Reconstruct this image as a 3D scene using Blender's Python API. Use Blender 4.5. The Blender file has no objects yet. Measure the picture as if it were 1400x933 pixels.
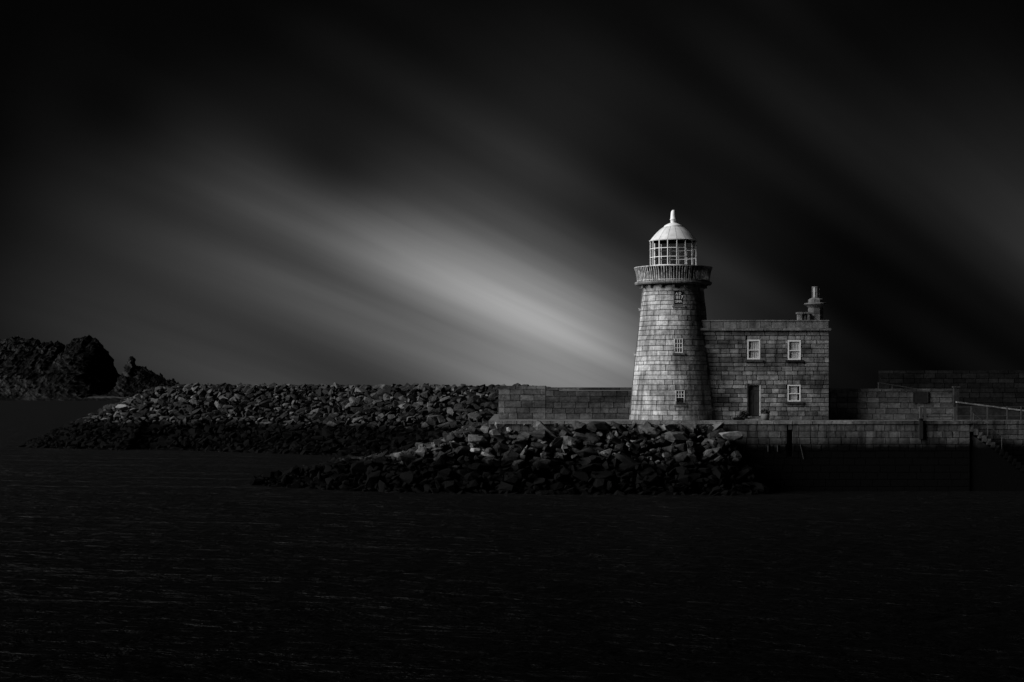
import bpy, bmesh, math, random
import numpy as np
from mathutils import Vector, Matrix

random.seed(7)
rng = np.random.default_rng(7)
S = bpy.context.scene
C = S.collection
R = math.radians

# ------------------------------------------------------------------ camera
F = 2420.0            # focal length in photo pixels (1400 wide)
EYE = 6.1             # metres above the water
HZ = 540.0            # horizon row
cam = bpy.data.cameras.new('camera')
cam.sensor_width = 36.0
cam.lens = F / 1400 * 36.0
cam.shift_y = (HZ - 466.5) / 1400
cam.clip_start = 0.5
cam.clip_end = 20000
co = bpy.data.objects.new('camera', cam)
co.location = (0, 0, EYE)
co.rotation_euler = (R(90), 0, 0)
C.objects.link(co)
S.camera = co


def X(px, Y):
    return (px - 700.0) * Y / F


def Z(py, Y):
    return EYE + (HZ - py) * Y / F


# ------------------------------------------------------------------ light
SUN_AZ = 74.0         # degrees from the viewing axis round to the left
SUN_EL = 26.0
SKY_STRENGTH = 0.1
to_sun = Vector((-math.sin(R(SUN_AZ)) * math.cos(R(SUN_EL)), -math.cos(R(SUN_AZ)) * math.cos(R(SUN_EL)), math.sin(R(SUN_EL))))
sun = bpy.data.lights.new('sun', 'SUN')
sun.energy = 4.3
sun.angle = R(45)
sun.color = (1, 1, 1)
so = bpy.data.objects.new('sun', sun)
so.rotation_euler = to_sun.to_track_quat('Z', 'Y').to_euler()
so.location = (-60, 60, 60)
C.objects.link(so)
S.view_settings.view_transform = 'Standard'
S.view_settings.look = 'None'
S.view_settings.exposure = 0.0
S.view_settings.gamma = 1.0
S.view_settings.use_curve_mapping = False
S.cycles.max_bounces = 6
S.cycles.transparent_max_bounces = 16

W = bpy.data.worlds.new('World')
S.world = W
W.use_nodes = True


class NG:
    """small helper to chain shader nodes"""
    def __init__(s, tree):
        s.t = tree
        s.n = tree.nodes
        s.l = tree.links

    def node(s, typ, **kw):
        n = s.n.new(typ)
        for k, v in kw.items():
            setattr(n, k, v)
        return n

    def put(s, sock, v):
        if hasattr(v, 'is_output'):
            s.l.new(v, sock)
        elif v is not None:
            sock.default_value = v

    def math(s, op, a, b=None, c=None, clamp=False):
        n = s.node('ShaderNodeMath', operation=op)
        n.use_clamp = clamp
        s.put(n.inputs[0], a)
        s.put(n.inputs[1], b)
        s.put(n.inputs[2], c)
        return n.outputs[0]

    def vec(s, op, a, b=None):
        n = s.node('ShaderNodeVectorMath', operation=op)
        s.put(n.inputs[0], a)
        if b is not None:
            s.put(n.inputs[1], b)
        return n.outputs['Value'] if op in ('DOT_PRODUCT', 'LENGTH') else n.outputs[0]

    def scale(s, v, k):
        n = s.node('ShaderNodeVectorMath', operation='MULTIPLY')
        s.put(n.inputs[0], v)
        n.inputs[1].default_value = k
        return n.outputs[0]

    def noise(s, v, scale, detail=4, rough=0.55, dist=0.0):
        n = s.node('ShaderNodeTexNoise')
        s.put(n.inputs['Vector'], v)
        n.inputs['Scale'].default_value = scale
        n.inputs['Detail'].default_value = detail
        n.inputs['Roughness'].default_value = rough
        n.inputs['Distortion'].default_value = dist
        return n.outputs['Fac']

    def rng(s, v, a, b, c, d):
        n = s.node('ShaderNodeMapRange')
        n.clamp = True
        s.put(n.inputs[0], v)
        for i, k in enumerate((a, b, c, d)):
            s.put(n.inputs[1 + i], k)
        return n.outputs[0]

    def mul(s, *a):
        o = a[0]
        for b in a[1:]:
            o = s.math('MULTIPLY', o, b)
        return o

    def ramp(s, v, vals, interp='B_SPLINE'):
        n = s.node('ShaderNodeValToRGB')
        r = n.color_ramp
        r.interpolation = interp
        k = len(vals)
        while len(r.elements) < k:
            r.elements.new(0.5)
        for i, x in enumerate(vals):
            r.elements[i].position = i / (k - 1)
        for i, x in enumerate(vals):
            r.elements[i].color = (x, x, x, 1)
        s.put(n.inputs[0], v)
        return n.outputs[0]

    def grey(s, v):
        n = s.node('ShaderNodeCombineColor')
        for i in range(3):
            s.put(n.inputs[i], v)
        return n.outputs[0]


# ---- world: Nishita sky taken to grey, seen through wind-drawn streaks of cloud.
# The streaks run along great circles through one pole (the direction the clouds blow to).
w = NG(W.node_tree)
W.node_tree.nodes.clear()
out = w.node('ShaderNodeOutputWorld')
bg = w.node('ShaderNodeBackground')
bg.inputs['Strength'].default_value = SKY_STRENGTH
w.l.new(bg.outputs[0], out.inputs[0])
sky = w.node('ShaderNodeTexSky', sky_type='NISHITA')
sky.sun_disc = False
sky.sun_elevation = R(SUN_EL)
sky.sun_rotation = R(180 + SUN_AZ)
bw = w.node('ShaderNodeRGBToBW')
w.l.new(sky.outputs[0], bw.inputs[0])
tc = w.node('ShaderNodeTexCoord')
D = w.vec('NORMALIZE', tc.outputs['Generated'])
E1 = (-0.73123652, 0.59965993, 0.32511708)
E2 = (0.38685027, -0.02799431, 0.92171752)
PP = (0.56181849, 0.79976515, -0.21150814)
da, db, dc = w.vec('DOT_PRODUCT', D, E1), w.vec('DOT_PRODUCT', D, E2), w.vec('DOT_PRODUCT', D, PP)
phi = w.math('MULTIPLY', w.math('ARCTAN2', db, da), 180 / math.pi)
rr = w.math('SQRT', w.math('SUBTRACT', 1.0001, w.math('MULTIPLY', dc, dc)))
cv = w.node('ShaderNodeCombineXYZ')
w.put(cv.inputs[0], w.math('MULTIPLY', w.math('DIVIDE', da, rr), 1.0))
w.put(cv.inputs[1], w.math('MULTIPLY', w.math('DIVIDE', db, rr), 1.0))
w.put(cv.inputs[2], w.math('MULTIPLY', dc, 0.10))
sv = cv.outputs[0]
wob = w.math('MULTIPLY', w.math('SUBTRACT', w.noise(sv, 7, 2), 0.5), 0.6)
phi2 = w.math('ADD', phi, wob)
tp = w.rng(phi2, -10.0, 32.0, 0.0, 1.0)
tcn = w.rng(dc, 0.53, 0.93, 0.0, 1.0)
FG = [([0.197, 0.359, 0.487, 0.493, 0.0, 0.232, 0.57, 0.298, 1.0, 0.657, 0.0, 0.068, 0.053, 0.0, 0.052, 0.0, 0.0, 0.0, 0.0, 0.0, 0.011, 0.007, 0.0, 0.0, 0.022, 0.0, 0.0, 0.0, 0.0, 0.0, 0.0, 0.004],
       [0.0, 0.0004, 0.0014, 0.0001, 0.0089, 0.0398, 0.0823, 0.112, 0.1147, 0.0966, 0.0505, 0.0142, 0.0, 0.0]),
      ([0.0, 0.135, 0.293, 0.484, 0.679, 0.878, 1.0, 0.803, 0.306, 0.0, 0.02, 0.0, 0.07, 0.047, 0.063, 0.0, 0.0, 0.0, 0.0, 0.043, 0.016, 0.059, 0.071, 0.027, 0.011, 0.0, 0.0, 0.0, 0.002, 0.007, 0.01, 0.014],
       [0.0, 0.0, 0.0032, 0.0167, 0.0225, 0.0253, 0.0263, 0.0, 0.0, 0.0972, 0.1376, 0.1047, 0.0464, 0.0]),
      ([0.0, 0.0, 0.014, 0.059, 0.147, 0.307, 0.256, 0.282, 0.779, 1.0, 0.688, 0.288, 0.098, 0.0, 0.0, 0.0, 0.021, 0.013, 0.025, 0.012, 0.0, 0.0, 0.0, 0.0, 0.01, 0.01, 0.016, 0.015, 0.008, 0.002, 0.0, 0.0],
       [0.0039, 0.0, 0.0031, 0.0, 0.01, 0.0164, 0.0, 0.1055, 0.2243, 0.277, 0.0825, 0.0, 0.0, 0.0]),
      ([0.007, 0.007, 0.006, 0.004, 0.0, 0.036, 0.014, 0.0, 0.004, 0.0, 0.0, 0.217, 0.654, 0.999, 1.0, 0.606, 0.38, 0.295, 0.201, 0.117, 0.069, 0.063, 0.045, 0.014, 0.024, 0.02, 0.006, 0.0, 0.0, 0.0, 0.0, 0.0],
       [0.0058, 0.0029, 0.0011, 0.0009, 0.0, 0.0033, 0.0044, 0.0144, 0.0292, 0.0, 0.0163, 0.0, 0.0, 0.0001]),
      ([0.62, 0.861, 1.0, 0.923, 0.541, 0.13, 0.088, 0.0, 0.0, 0.0, 0.169, 0.084, 0.0, 0.0, 0.0, 0.0, 0.146, 0.126, 0.044, 0.08, 0.12, 0.26, 0.447, 0.882, 0.942, 0.853, 0.775, 0.683, 0.538, 0.358, 0.173, 0.0],
       [0.0, 0.0019, 0.0062, 0.014, 0.0186, 0.0188, 0.0133, 0.0068, 0.0021, 0.0, 0.0003, 0.0081, 0.0233, 0.038])]
tot = 0.0006
for f, g in FG:
    tot = w.math('ADD', w.mul(w.ramp(tp, f), w.ramp(tcn, g)), tot)
# finer streaks: strong in the lit cloud, faint in the dark of the sky
lit = w.rng(tot, 0.005, 0.06, 0.25, 1.0)
fine = w.math('SUBTRACT', w.rng(w.noise(sv, 34, 2, 0.45), 0.3, 0.7, 0.0, 1.0), 0.5)
fine2 = w.math('SUBTRACT', w.rng(w.noise(sv, 90, 3, 0.55), 0.3, 0.7, 0.0, 1.0), 0.5)
fine = w.math('ADD', 1.0, w.math('MULTIPLY', lit, w.math('ADD', w.math('MULTIPLY', fine, 0.34), w.math('MULTIPLY', fine2, 0.12))))
tot = w.mul(tot, fine, w.math('POWER', w.math('MULTIPLY', tot, 1 / 0.05), 0.08))
lum = w.math('POWER', bw.outputs[0], 0.25)      # only the faint brightening towards the horizon is left
tot = w.mul(tot, lum, 0.69 / SKY_STRENGTH)
w.l.new(w.grey(tot), bg.inputs['Color'])


# ------------------------------------------------------------------ materials
def bsdf(name, rough=0.85, spec=0.3):
    m = bpy.data.materials.new(name)
    m.use_nodes = True
    g = NG(m.node_tree)
    b = m.node_tree.nodes['Principled BSDF']
    b.inputs['Roughness'].default_value = rough
    b.inputs['Specular IOR Level'].default_value = spec
    return m, g, b


def bump(g, b, h, strength, dist):
    n = g.node('ShaderNodeBump')
    n.inputs['Strength'].default_value = strength
    n.inputs['Distance'].default_value = dist
    g.put(n.inputs['Height'], h)
    g.l.new(n.outputs[0], b.inputs['Normal'])


def plain(name, v, rough=0.6, spec=0.3, var=0.12, scale=6.0):
    m, g, b = bsdf(name, rough, spec)
    pos = g.node('ShaderNodeNewGeometry').outputs['Position']
    n = g.rng(g.noise(pos, scale, 5), 0.3, 0.7, 1 - var, 1 + var)
    g.put(b.inputs['Base Color'], g.grey(g.mul(n, v)))
    return m


def tide(g, pos, level, soft):
    """weed and wet black slime up to the high-water mark, with a ragged edge"""
    sep = g.node('ShaderNodeSeparateXYZ')
    g.put(sep.inputs[0], pos)
    z = g.math('ADD', sep.outputs[2], g.math('MULTIPLY', g.math('SUBTRACT', g.noise(pos, 0.9, 4), 0.5), soft))
    return g.rng(z, level - 0.25, level + 0.35, 0.0, 1.0)


def stone(name, base, var, tone='object', tail=1.5, mott=1.0, stain=0.5, stain_scale=(0.5, 0.5, 0.25), tidal=None, bstr=0.6, drip=0.0):
    m, g, b = bsdf(name, 0.95, 0.04)
    pos = g.node('ShaderNodeNewGeometry').outputs['Position']
    if tone == 'object':
        r = g.node('ShaderNodeObjectInfo').outputs['Random']
    else:
        a = g.node('ShaderNodeAttribute', attribute_name='tone')
        r = a.outputs['Fac']
    # a long tail of pale pieces among mostly middling ones
    r1 = g.math('ADD', 1 - var, g.math('MULTIPLY', g.math('POWER', r, tail), 2.3 * var))
    big = g.rng(g.noise(g.scale(pos, stain_scale), 1.0, 5, 0.6), 0.38, 0.62, 1 - stain, 1.05)
    med = g.rng(g.noise(pos, 4.5, 5, 0.65), 0.3, 0.7, 1 - 0.42 * mott, 1 + 0.36 * mott)
    fin = g.rng(g.noise(pos, 22, 4, 0.75), 0.3, 0.7, 1 - 0.3 * mott, 1 + 0.3 * mott)
    v = g.mul(base, r1, big, med, fin)
    if drip:
        dn = g.rng(g.noise(g.scale(pos, (2.6, 2.6, 0.22)), 1.0, 4, 0.6), 0.46, 0.66, 1.0, 1 - drip)
        v = g.mul(v, dn)
    if tidal:
        k = tide(g, pos, *tidal)
        mx = g.node('ShaderNodeMix')
        g.put(mx.inputs[0], k)
        mx.inputs[2].default_value = 0.004
        g.put(mx.inputs[3], v)
        v = mx.outputs[0]
    g.put(b.inputs['Base Color'], g.grey(v))
    h = g.math('ADD', g.noise(pos, 7, 6, 0.7), g.math('MULTIPLY', g.noise(pos, 30, 3, 0.6), 0.4))
    bump(g, b, h, bstr, 0.05)
    return m


M = {}
M['tower'] = stone('pale_granite', 0.5, 0.22, stain=0.5, stain_scale=(0.6, 0.6, 0.45), drip=0.6)
M['tower_mass'] = stone('pale_granite_mass', 0.5, 0.22, tone='tone', stain=0.35, stain_scale=(0.7, 0.7, 0.35), drip=0.5)
M['house'] = stone('house_granite', 0.33, 0.42, stain=0.72, stain_scale=(0.3, 0.3, 0.75), drip=0.4)
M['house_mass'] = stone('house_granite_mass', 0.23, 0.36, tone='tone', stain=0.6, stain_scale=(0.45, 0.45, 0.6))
M['trim'] = stone('trim_granite', 0.26, 0.15, stain=0.4, drip=0.4)
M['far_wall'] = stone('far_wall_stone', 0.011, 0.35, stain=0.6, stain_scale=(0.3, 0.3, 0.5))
M['wall'] = stone('weathered_wall_stone', 0.15, 0.3, stain=0.7, stain_scale=(0.22, 0.22, 0.6))
M['wall_mass'] = stone('weathered_wall_stone_mass', 0.12, 0.3, tone='tone', stain=0.5, stain_scale=(0.3, 0.3, 0.6))
M['dark_wall'] = stone('dark_harbour_stone', 0.05, 0.35, stain=0.6, stain_scale=(0.3, 0.3, 0.5))
M['dark_wall_mass'] = stone('dark_harbour_stone_mass', 0.06, 0.35, tone='tone', stain=0.6)
M['quay'] = stone('quay_stone', 0.135, 0.3, stain=0.5, stain_scale=(0.35, 0.35, 0.3), tidal=(3.05, 0.7), drip=0.6)
M['quay_mass'] = stone('quay_stone_mass', 0.135, 0.3, tone='tone', stain=0.5, tidal=(3.05, 0.7), drip=0.6)
M['pave'] = stone('quay_paving', 0.2, 0.1, stain=0.4)
M['rock_far'] = stone('breakwater_stone', 0.08, 0.68, tail=3.5, mott=1.3, stain=0.4, stain_scale=(0.5, 0.5, 0.5), tidal=(3.0, 1.3), bstr=0.9)
M['rock_far_mass'] = stone('breakwater_stone_mass', 0.08, 0.68, tone='tone', tail=3.5, mott=1.3, stain=0.4, stain_scale=(0.5, 0.5, 0.5), tidal=(3.0, 1.3), bstr=0.9)
M['rock'] = stone('boulder_stone', 0.105, 0.68, tail=3.5, mott=1.3, stain=0.4, stain_scale=(0.7, 0.7, 0.7), tidal=(2.15, 1.9), bstr=0.9)
M['rock_mass'] = stone('boulder_stone_mass', 0.105, 0.68, tone='tone', tail=3.5, mott=1.3, stain=0.4, stain_scale=(0.7, 0.7, 0.7), tidal=(2.15, 1.9), bstr=0.9)
M['pale_rock'] = stone('pale_boulder_stone', 0.32, 0.2, stain=0.35, stain_scale=(0.8, 0.8, 0.8), bstr=0.9)
M['mortar'] = plain('dark_mortar', 0.11, 0.95)
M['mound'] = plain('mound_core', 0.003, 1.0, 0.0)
M['white'] = plain('white_paint', 0.84, 0.45, 0.4, 0.06, 3.0)
M['dome'] = plain('dome_paint', 0.68, 0.5, 0.3, 0.22, 2.2)
M['white_old'] = plain('weathered_white_paint', 0.55, 0.6, 0.3, 0.3, 5.0)
M['rail_paint'] = plain('flaking_grey_paint', 0.42, 0.7, 0.3, 0.75, 5.0)
M['curtain'] = plain('net_curtain', 0.62, 0.9, 0.1, 0.1, 9.0)
M['door'] = plain('dark_door_paint', 0.035, 0.5, 0.4, 0.2, 5.0)
M['iron'] = plain('dark_iron', 0.03, 0.6, 0.4, 0.3, 8.0)
M['galv'] = plain('galvanised_steel', 0.055, 0.5, 0.4, 0.2, 8.0)
M['leaf'] = plain('dark_leaves', 0.035, 0.7, 0.3, 0.5, 14.0)
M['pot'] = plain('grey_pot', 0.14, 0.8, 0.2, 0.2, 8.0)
M['plaque'] = plain('black_plaque', 0.02, 0.4, 0.4, 0.2, 8.0)
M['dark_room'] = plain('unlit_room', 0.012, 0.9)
M['paint_mark'] = plain('splashed_white_paint', 0.6, 0.8, 0.2, 0.3, 9.0)


def glass_mat():
    m = bpy.data.materials.new('window_glass')
    m.use_nodes = True
    g = NG(m.node_tree)
    m.node_tree.nodes.clear()
    o = g.node('ShaderNodeOutputMaterial')
    mix = g.node('ShaderNodeMixShader')
    tr = g.node('ShaderNodeBsdfTransparent')
    tr.inputs[0].default_value = (0.97, 0.97, 0.97, 1)
    gl = g.node('ShaderNodeBsdfGlossy')
    gl.inputs['Roughness'].default_value = 0.03
    fr = g.node('ShaderNodeLayerWeight')
    fr.inputs[0].default_value = 0.5
    g.put(mix.inputs[0], g.math('ADD', 0.04, g.math('MULTIPLY', g.math('POWER', fr.outputs['Facing'], 5.0), 0.9)))
    g.l.new(tr.outputs[0], mix.inputs[1])
    g.l.new(gl.outputs[0], mix.inputs[2])
    g.l.new(mix.outputs[0], o.inputs[0])
    return m


M['glass'] = glass_mat()


def sea_mat():
    m, g, b = bsdf('sea_water', 0.2, 0.055)
    pos = g.node('ShaderNodeNewGeometry').outputs['Position']
    n1 = g.noise(g.scale(pos, (0.10, 0.22, 1)), 1.0, 6, 0.6, 0.6)
    n2 = g.noise(g.scale(pos, (0.95, 1.3, 1)), 1.0, 5, 0.6, 0.8)
    n3 = g.noise(g.scale(pos, (3.6, 5.0, 1)), 1.0, 3, 0.6)
    h = g.math('ADD', g.math('MULTIPLY', n1, 1.7), g.math('ADD', g.math('MULTIPLY', n2, 0.42), g.math('MULTIPLY', n3, 0.10)))
    bump(g, b, h, 1.0, 1.0)
    # thin broken lines of foam drawn out by the current
    fv = g.scale(pos, (0.055, 0.10, 1))
    ln = g.math('ABSOLUTE', g.math('SUBTRACT', g.noise(fv, 1.0, 3, 0.5, 0.8), 0.5))
    line = g.rng(ln, 0.0, 0.006, 1.0, 0.0)
    brk = g.rng(g.noise(pos, 1.1, 4, 0.7), 0.55, 0.68, 0.0, 1.0)
    area = g.rng(g.noise(pos, 0.045, 2, 0.5), 0.52, 0.66, 0.0, 1.0)
    foam = g.mul(line, brk, area, 0.06)
    # rough water: wave faces hide one another at low angles, so the sheen never reaches a mirror's
    nrm = b.inputs['Normal'].links[0].from_socket
    m.node_tree.nodes.remove(b)
    df = g.node('ShaderNodeBsdfDiffuse')
    g.put(df.inputs[0], g.grey(g.math('ADD', 0.0012, foam)))
    g.l.new(nrm, df.inputs['Normal'])
    gl = g.node('ShaderNodeBsdfGlossy')
    gl.inputs['Roughness'].default_value = 0.36
    g.l.new(nrm, gl.inputs['Normal'])
    lw = g.node('ShaderNodeLayerWeight')
    lw.inputs[0].default_value = 0.5
    mix = g.node('ShaderNodeMixShader')
    g.put(mix.inputs[0], g.math('MULTIPLY', g.math('POWER', lw.outputs['Facing'], 13.0), 0.085))
    g.l.new(df.outputs[0], mix.inputs[1])
    g.l.new(gl.outputs[0], mix.inputs[2])
    o_ = [n for n in m.node_tree.nodes if n.type == 'OUTPUT_MATERIAL'][0]
    g.l.new(mix.outputs[0], o_.inputs[0])
    return m


M['sea'] = sea_mat()


def land_mat():
    m, g, b = bsdf('dark_headland', 0.95, 0.1)
    pos = g.node('ShaderNodeNewGeometry').outputs['Position']
    sp = g.node('ShaderNodeSeparateXYZ')
    g.put(sp.inputs[0], pos)
    # tilted beds of rock: bands follow z + x/2
    bed = g.math('ADD', g.math('MULTIPLY', sp.outputs[2], 0.20), g.math('MULTIPLY', sp.outputs[0], 0.11))
    along = g.math('MULTIPLY', g.math('SUBTRACT', sp.outputs[0], g.math('MULTIPLY', sp.outputs[2], 0.5)), 0.025)
    cx_ = g.node('ShaderNodeCombineXYZ')
    g.put(cx_.inputs[0], bed)
    g.put(cx_.inputs[1], along)
    g.put(cx_.inputs[2], g.math('MULTIPLY', sp.outputs[1], 0.01))
    a = g.rng(g.noise(cx_.outputs[0], 1.0, 8, 0.68, 0.6), 0.47, 0.66, 0.004, 0.06)
    big = g.rng(g.noise(pos, 0.018, 3, 0.5), 0.4, 0.62, 0.25, 1.2)
    g.put(b.inputs['Base Color'], g.grey(g.mul(a, big)))
    bump(g, b, g.math('ADD', g.noise(cx_.outputs[0], 1.6, 8, 0.72), g.math('MULTIPLY', g.noise(pos, 0.2, 6, 0.7), 0.5)), 1.0, 5.0)
    return m


M['land'] = land_mat()


# ------------------------------------------------------------------ object helpers
def link(o, parent=None):
    C.objects.link(o)
    if parent is not None:
        o.parent = parent
    return o


def mesh_obj(name, verts, faces, mat, parent=None, loc=(0, 0, 0), smooth=False):
    me = bpy.data.meshes.new(name)
    me.from_pydata([tuple(v) for v in verts], [], faces)
    me.materials.append(mat)
    if smooth:
        for p in me.polygons:
            p.use_smooth = True
    me.update()
    o = bpy.data.objects.new(name, me)
    o.location = loc
    return link(o, parent)


def tag(o, label=None, cat=None, group=None, kind=None):
    for k, v in (('label', label), ('category', cat), ('group', group), ('kind', kind)):
        if v:
            o[k] = v
    return o


def thing(name, label, cat, loc=(0, 0, 0), group=None):
    o = bpy.data.objects.new(name, None)
    o.empty_display_size = 0.3
    o.location = loc
    link(o)
    return tag(o, label, cat, group)


BOXF = [(0, 3, 2, 1), (4, 5, 6, 7), (0, 1, 5, 4), (1, 2, 6, 5), (2, 3, 7, 6), (3, 0, 4, 7)]


class MB:
    """collects simple solids into ONE mesh (used for one part or one mass only)"""
    def __init__(s):
        s.v = []
        s.f = []
        s.t = []

    def add(s, v, f, tone=None):
        k = len(s.v)
        s.v += [tuple(q) for q in v]
        s.f += [tuple(i + k for i in q) for q in f]
        s.t += [random.random() if tone is None else tone] * len(v)
        return s

    def box(s, x0, x1, y0, y1, z0, z1, tone=None):
        v = [(x0, y0, z0), (x1, y0, z0), (x1, y1, z0), (x0, y1, z0), (x0, y0, z1), (x1, y0, z1), (x1, y1, z1), (x0, y1, z1)]
        return s.add(v, BOXF, tone)

    def tube(s, a, b, r, n=8, r2=None):
        a, b = Vector(a), Vector(b)
        r2 = r if r2 is None else r2
        q = (b - a).to_track_quat('Z', 'Y')
        v = []
        for p, rad in ((a, r), (b, r2)):
            for i in range(n):
                t = 2 * math.pi * i / n
                v.append(p + q @ Vector((rad * math.cos(t), rad * math.sin(t), 0)))
        f = [(i, (i + 1) % n, n + (i + 1) % n, n + i) for i in range(n)] + [tuple(range(n))[::-1], tuple(range(n, 2 * n))]
        return s.add(v, f)

    def lathe(s, prof, n=32, a0=0.0, cap=True):
        v = []
        for r, z in prof:
            for i in range(n):
                t = a0 + 2 * math.pi * i / n
                v.append((r * math.sin(t), -r * math.cos(t), z))
        f = []
        for k in range(len(prof) - 1):
            for i in range(n):
                j = (i + 1) % n
                f.append((k * n + i, k * n + j, (k + 1) * n + j, (k + 1) * n + i))
        if cap:
            f.append(tuple(range(n))[::-1])
            f.append(tuple(range((len(prof) - 1) * n, len(prof) * n)))
        return s.add(v, f)

    def build(s, name, mat, parent=None, loc=(0, 0, 0), smooth=False, tone=False):
        o = mesh_obj(name, s.v, s.f, mat, parent, loc, smooth)
        if tone:
            at = o.data.attributes.new('tone', 'FLOAT', 'POINT')
            at.data.foreach_set('value', np.array(s.t, dtype=np.float32))
        return o


_unit = {}


def unit_block(mat):
    """dressed-stone block, 1 x 1 x 1 about its centre, front face (-Y) with a slight tilt; shared by alike pieces"""
    k = mat.name
    if k not in _unit:
        lst = []
        for i in range(5):
            c = 0.03
            v = []
            for x, y, z in [(-.5, -.5, -.5), (.5, -.5, -.5), (.5, .5, -.5), (-.5, .5, -.5), (-.5, -.5, .5), (.5, -.5, .5), (.5, .5, .5), (-.5, .5, .5)]:
                if y < 0:
                    y += random.uniform(-0.03, 0.03)
                    x *= 1 - random.uniform(0, 0.02)
                    z *= 1 - random.uniform(0, 0.05)
                v.append((x, y, z))
            me = bpy.data.meshes.new('stone_block')
            me.from_pydata(v, [], BOXF)
            me.materials.append(mat)
            lst.append(me)
        _unit[k] = lst
    return random.choice(_unit[k])


def block(name, mat, parent, center, size, rotz=0.0):
    o = bpy.data.objects.new(name, unit_block(mat))
    o.location = center
    o.scale = size
    o.rotation_euler = (0, 0, rotz)
    return link(o, parent)


def courses(u0, u1, v0, v1, rows, wmin, wmax, openings=(), gap=0.03, jit=0.0):
    """rectangles of coursed masonry, cut round openings"""
    res = []
    hh = (v1 - v0) / rows
    edges = [v0 + hh * i + (random.uniform(-jit, jit) * hh if 0 < i < rows else 0) for i in range(rows + 1)]
    for i in range(rows):
        u = u0
        first = True
        while u < u1 - 1e-4:
            wd = random.uniform(wmin, wmax) * (random.uniform(0.5, 1) if first else 1)
            first = False
            e = u + wd
            if u1 - e < wmin * 0.6:
                e = u1
            rects = [(u, e, edges[i], edges[i + 1])]
            for (a, b, c, d) in openings:
                nxt = []
                for (p, q, r, s) in rects:
                    if q <= a or p >= b or s <= c or r >= d:
                        nxt.append((p, q, r, s))
                        continue
                    if p < a:
                        nxt.append((p, a, r, s))
                    if q > b:
                        nxt.append((b, q, r, s))
                    m0, m1 = max(p, a), min(q, b)
                    if r < c:
                        nxt.append((m0, m1, r, c))
                    if s > d:
                        nxt.append((m0, m1, d, s))
                rects = nxt
            for (p, q, r, s) in rects:
                if q - p > 0.09 and s - r > 0.07:
                    res.append((p + gap / 2, q - gap / 2, r + gap / 2, s - gap / 2))
            u = e
    return res


def tri_prism(mb, pts, y0, y1):
    """extrude an (x,z) outline from y0 to y1"""
    n = len(pts)
    v = [(x, y0, z) for x, z in pts] + [(x, y1, z) for x, z in pts]
    f = [tuple(range(n)), tuple(range(2 * n - 1, n - 1, -1))] + [(i, n + i, n + (i + 1) % n, (i + 1) % n) for i in range(n)]
    mb.add(v, f)


# ------------------------------------------------------------------ setting: sea
me = MB().add([(-6000, -400, 0), (6000, -400, 0), (6000, 9000, 0), (-6000, 9000, 0)], [(0, 1, 2, 3)])
tag(me.build('sea', M['sea']), kind='structure')

# ------------------------------------------------------------------ setting: far headland and rock stack
def fbm(x, y, seed=0, octs=5):
    from mathutils import noise as mn
    return mn.fractal(Vector((x, y, seed * 7.3)), 0.9, 2.1, octs)


def headland(name, prof, Y0, depth, nx, ny, seed, rough, foot):
    pts = [(X(a, Y0), Z(b, Y0)) for a, b in prof]
    xs0 = np.array([p[0] for p in pts])
    zs0 = np.array([p[1] for p in pts])
    xs = np.linspace(xs0[0], xs0[-1], nx)
    top = np.interp(xs, xs0, zs0)
    top = top + np.array([(1.6 * fbm(q * .11, 3.3, seed + 11) + 1.6 * fbm(q * .6, 8.1, seed + 13)) * min(1, max(0, t_ - 4) / 20) for q, t_ in zip(xs, top)])
    v = []
    for j in range(ny):
        t = j / (ny - 1)
        for i in range(nx):
            # near face climbs from the shore to the ridge, then falls away behind
            s = t / 0.62 if t < 0.62 else max(0.0, 1 - (t - 0.62) / 0.38)
            s = s ** 0.85 if t < 0.62 else s ** 0.6
            low = foot
            z = low + (top[i] - low) * s
            k = min(1.0, max(0.0, (top[i] - low) / 12)) * (0.45 if abs(t - .62) < .03 else 1)
            z += rough * k * (0.55 - abs(fbm(xs[i] * 0.045 + t * 3, t * 9 - xs[i] * .02, seed))) * (0.3 + 0.7 * s)
            z += rough * 0.6 * k * fbm(xs[i] * 0.22, t * 30, seed + 3)
            if j in (0, ny - 1):
                z = -2
            v.append((xs[i] + (3.5 * fbm(t * 14, z * .09, seed + 5) + 2.0 * fbm(t * 40, z * .3, seed + 8)) * min(1, k), Y0 - depth * 0.62 + depth * t, z))
    f = [(j * nx + i, j * nx + i + 1, (j + 1) * nx + i + 1, (j + 1) * nx + i) for j in range(ny - 1) for i in range(nx - 1)]
    o = mesh_obj(name, v, f, M['land'])
    return tag(o, kind='structure')


headland('headland', [(-320, 475), (-200, 466), (-80, 466), (0, 464), (14, 463), (24, 461), (34, 464), (44, 463), (52, 466), (57, 471), (60, 466), (66, 468), (71, 466),
                      (75, 471), (78, 468), (83, 469), (88, 474), (92, 480), (96, 478), (98, 470), (101, 464), (108, 462), (113, 460), (122, 460), (129, 463),
                      (135, 466), (141, 473), (143, 481), (146, 488), (149, 497), (153, 505), (157, 512), (160, 519), (164, 528), (167, 534), (180, 537), (200, 541)],
         1970, 260, 420, 130, 1, 3.6, 2.0)
headland('rock_stack', [(158, 541), (163, 530), (167, 520), (171, 510), (174, 503), (176, 497), (178, 491), (180, 489), (183, 490), (184, 497), (187, 500), (193, 502),
                        (199, 505), (205, 508), (212, 513), (219, 517), (226, 521), (240, 527), (256, 533), (275, 540)],
         1900, 90, 200, 80, 2, 7.0, 2.0)

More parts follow.
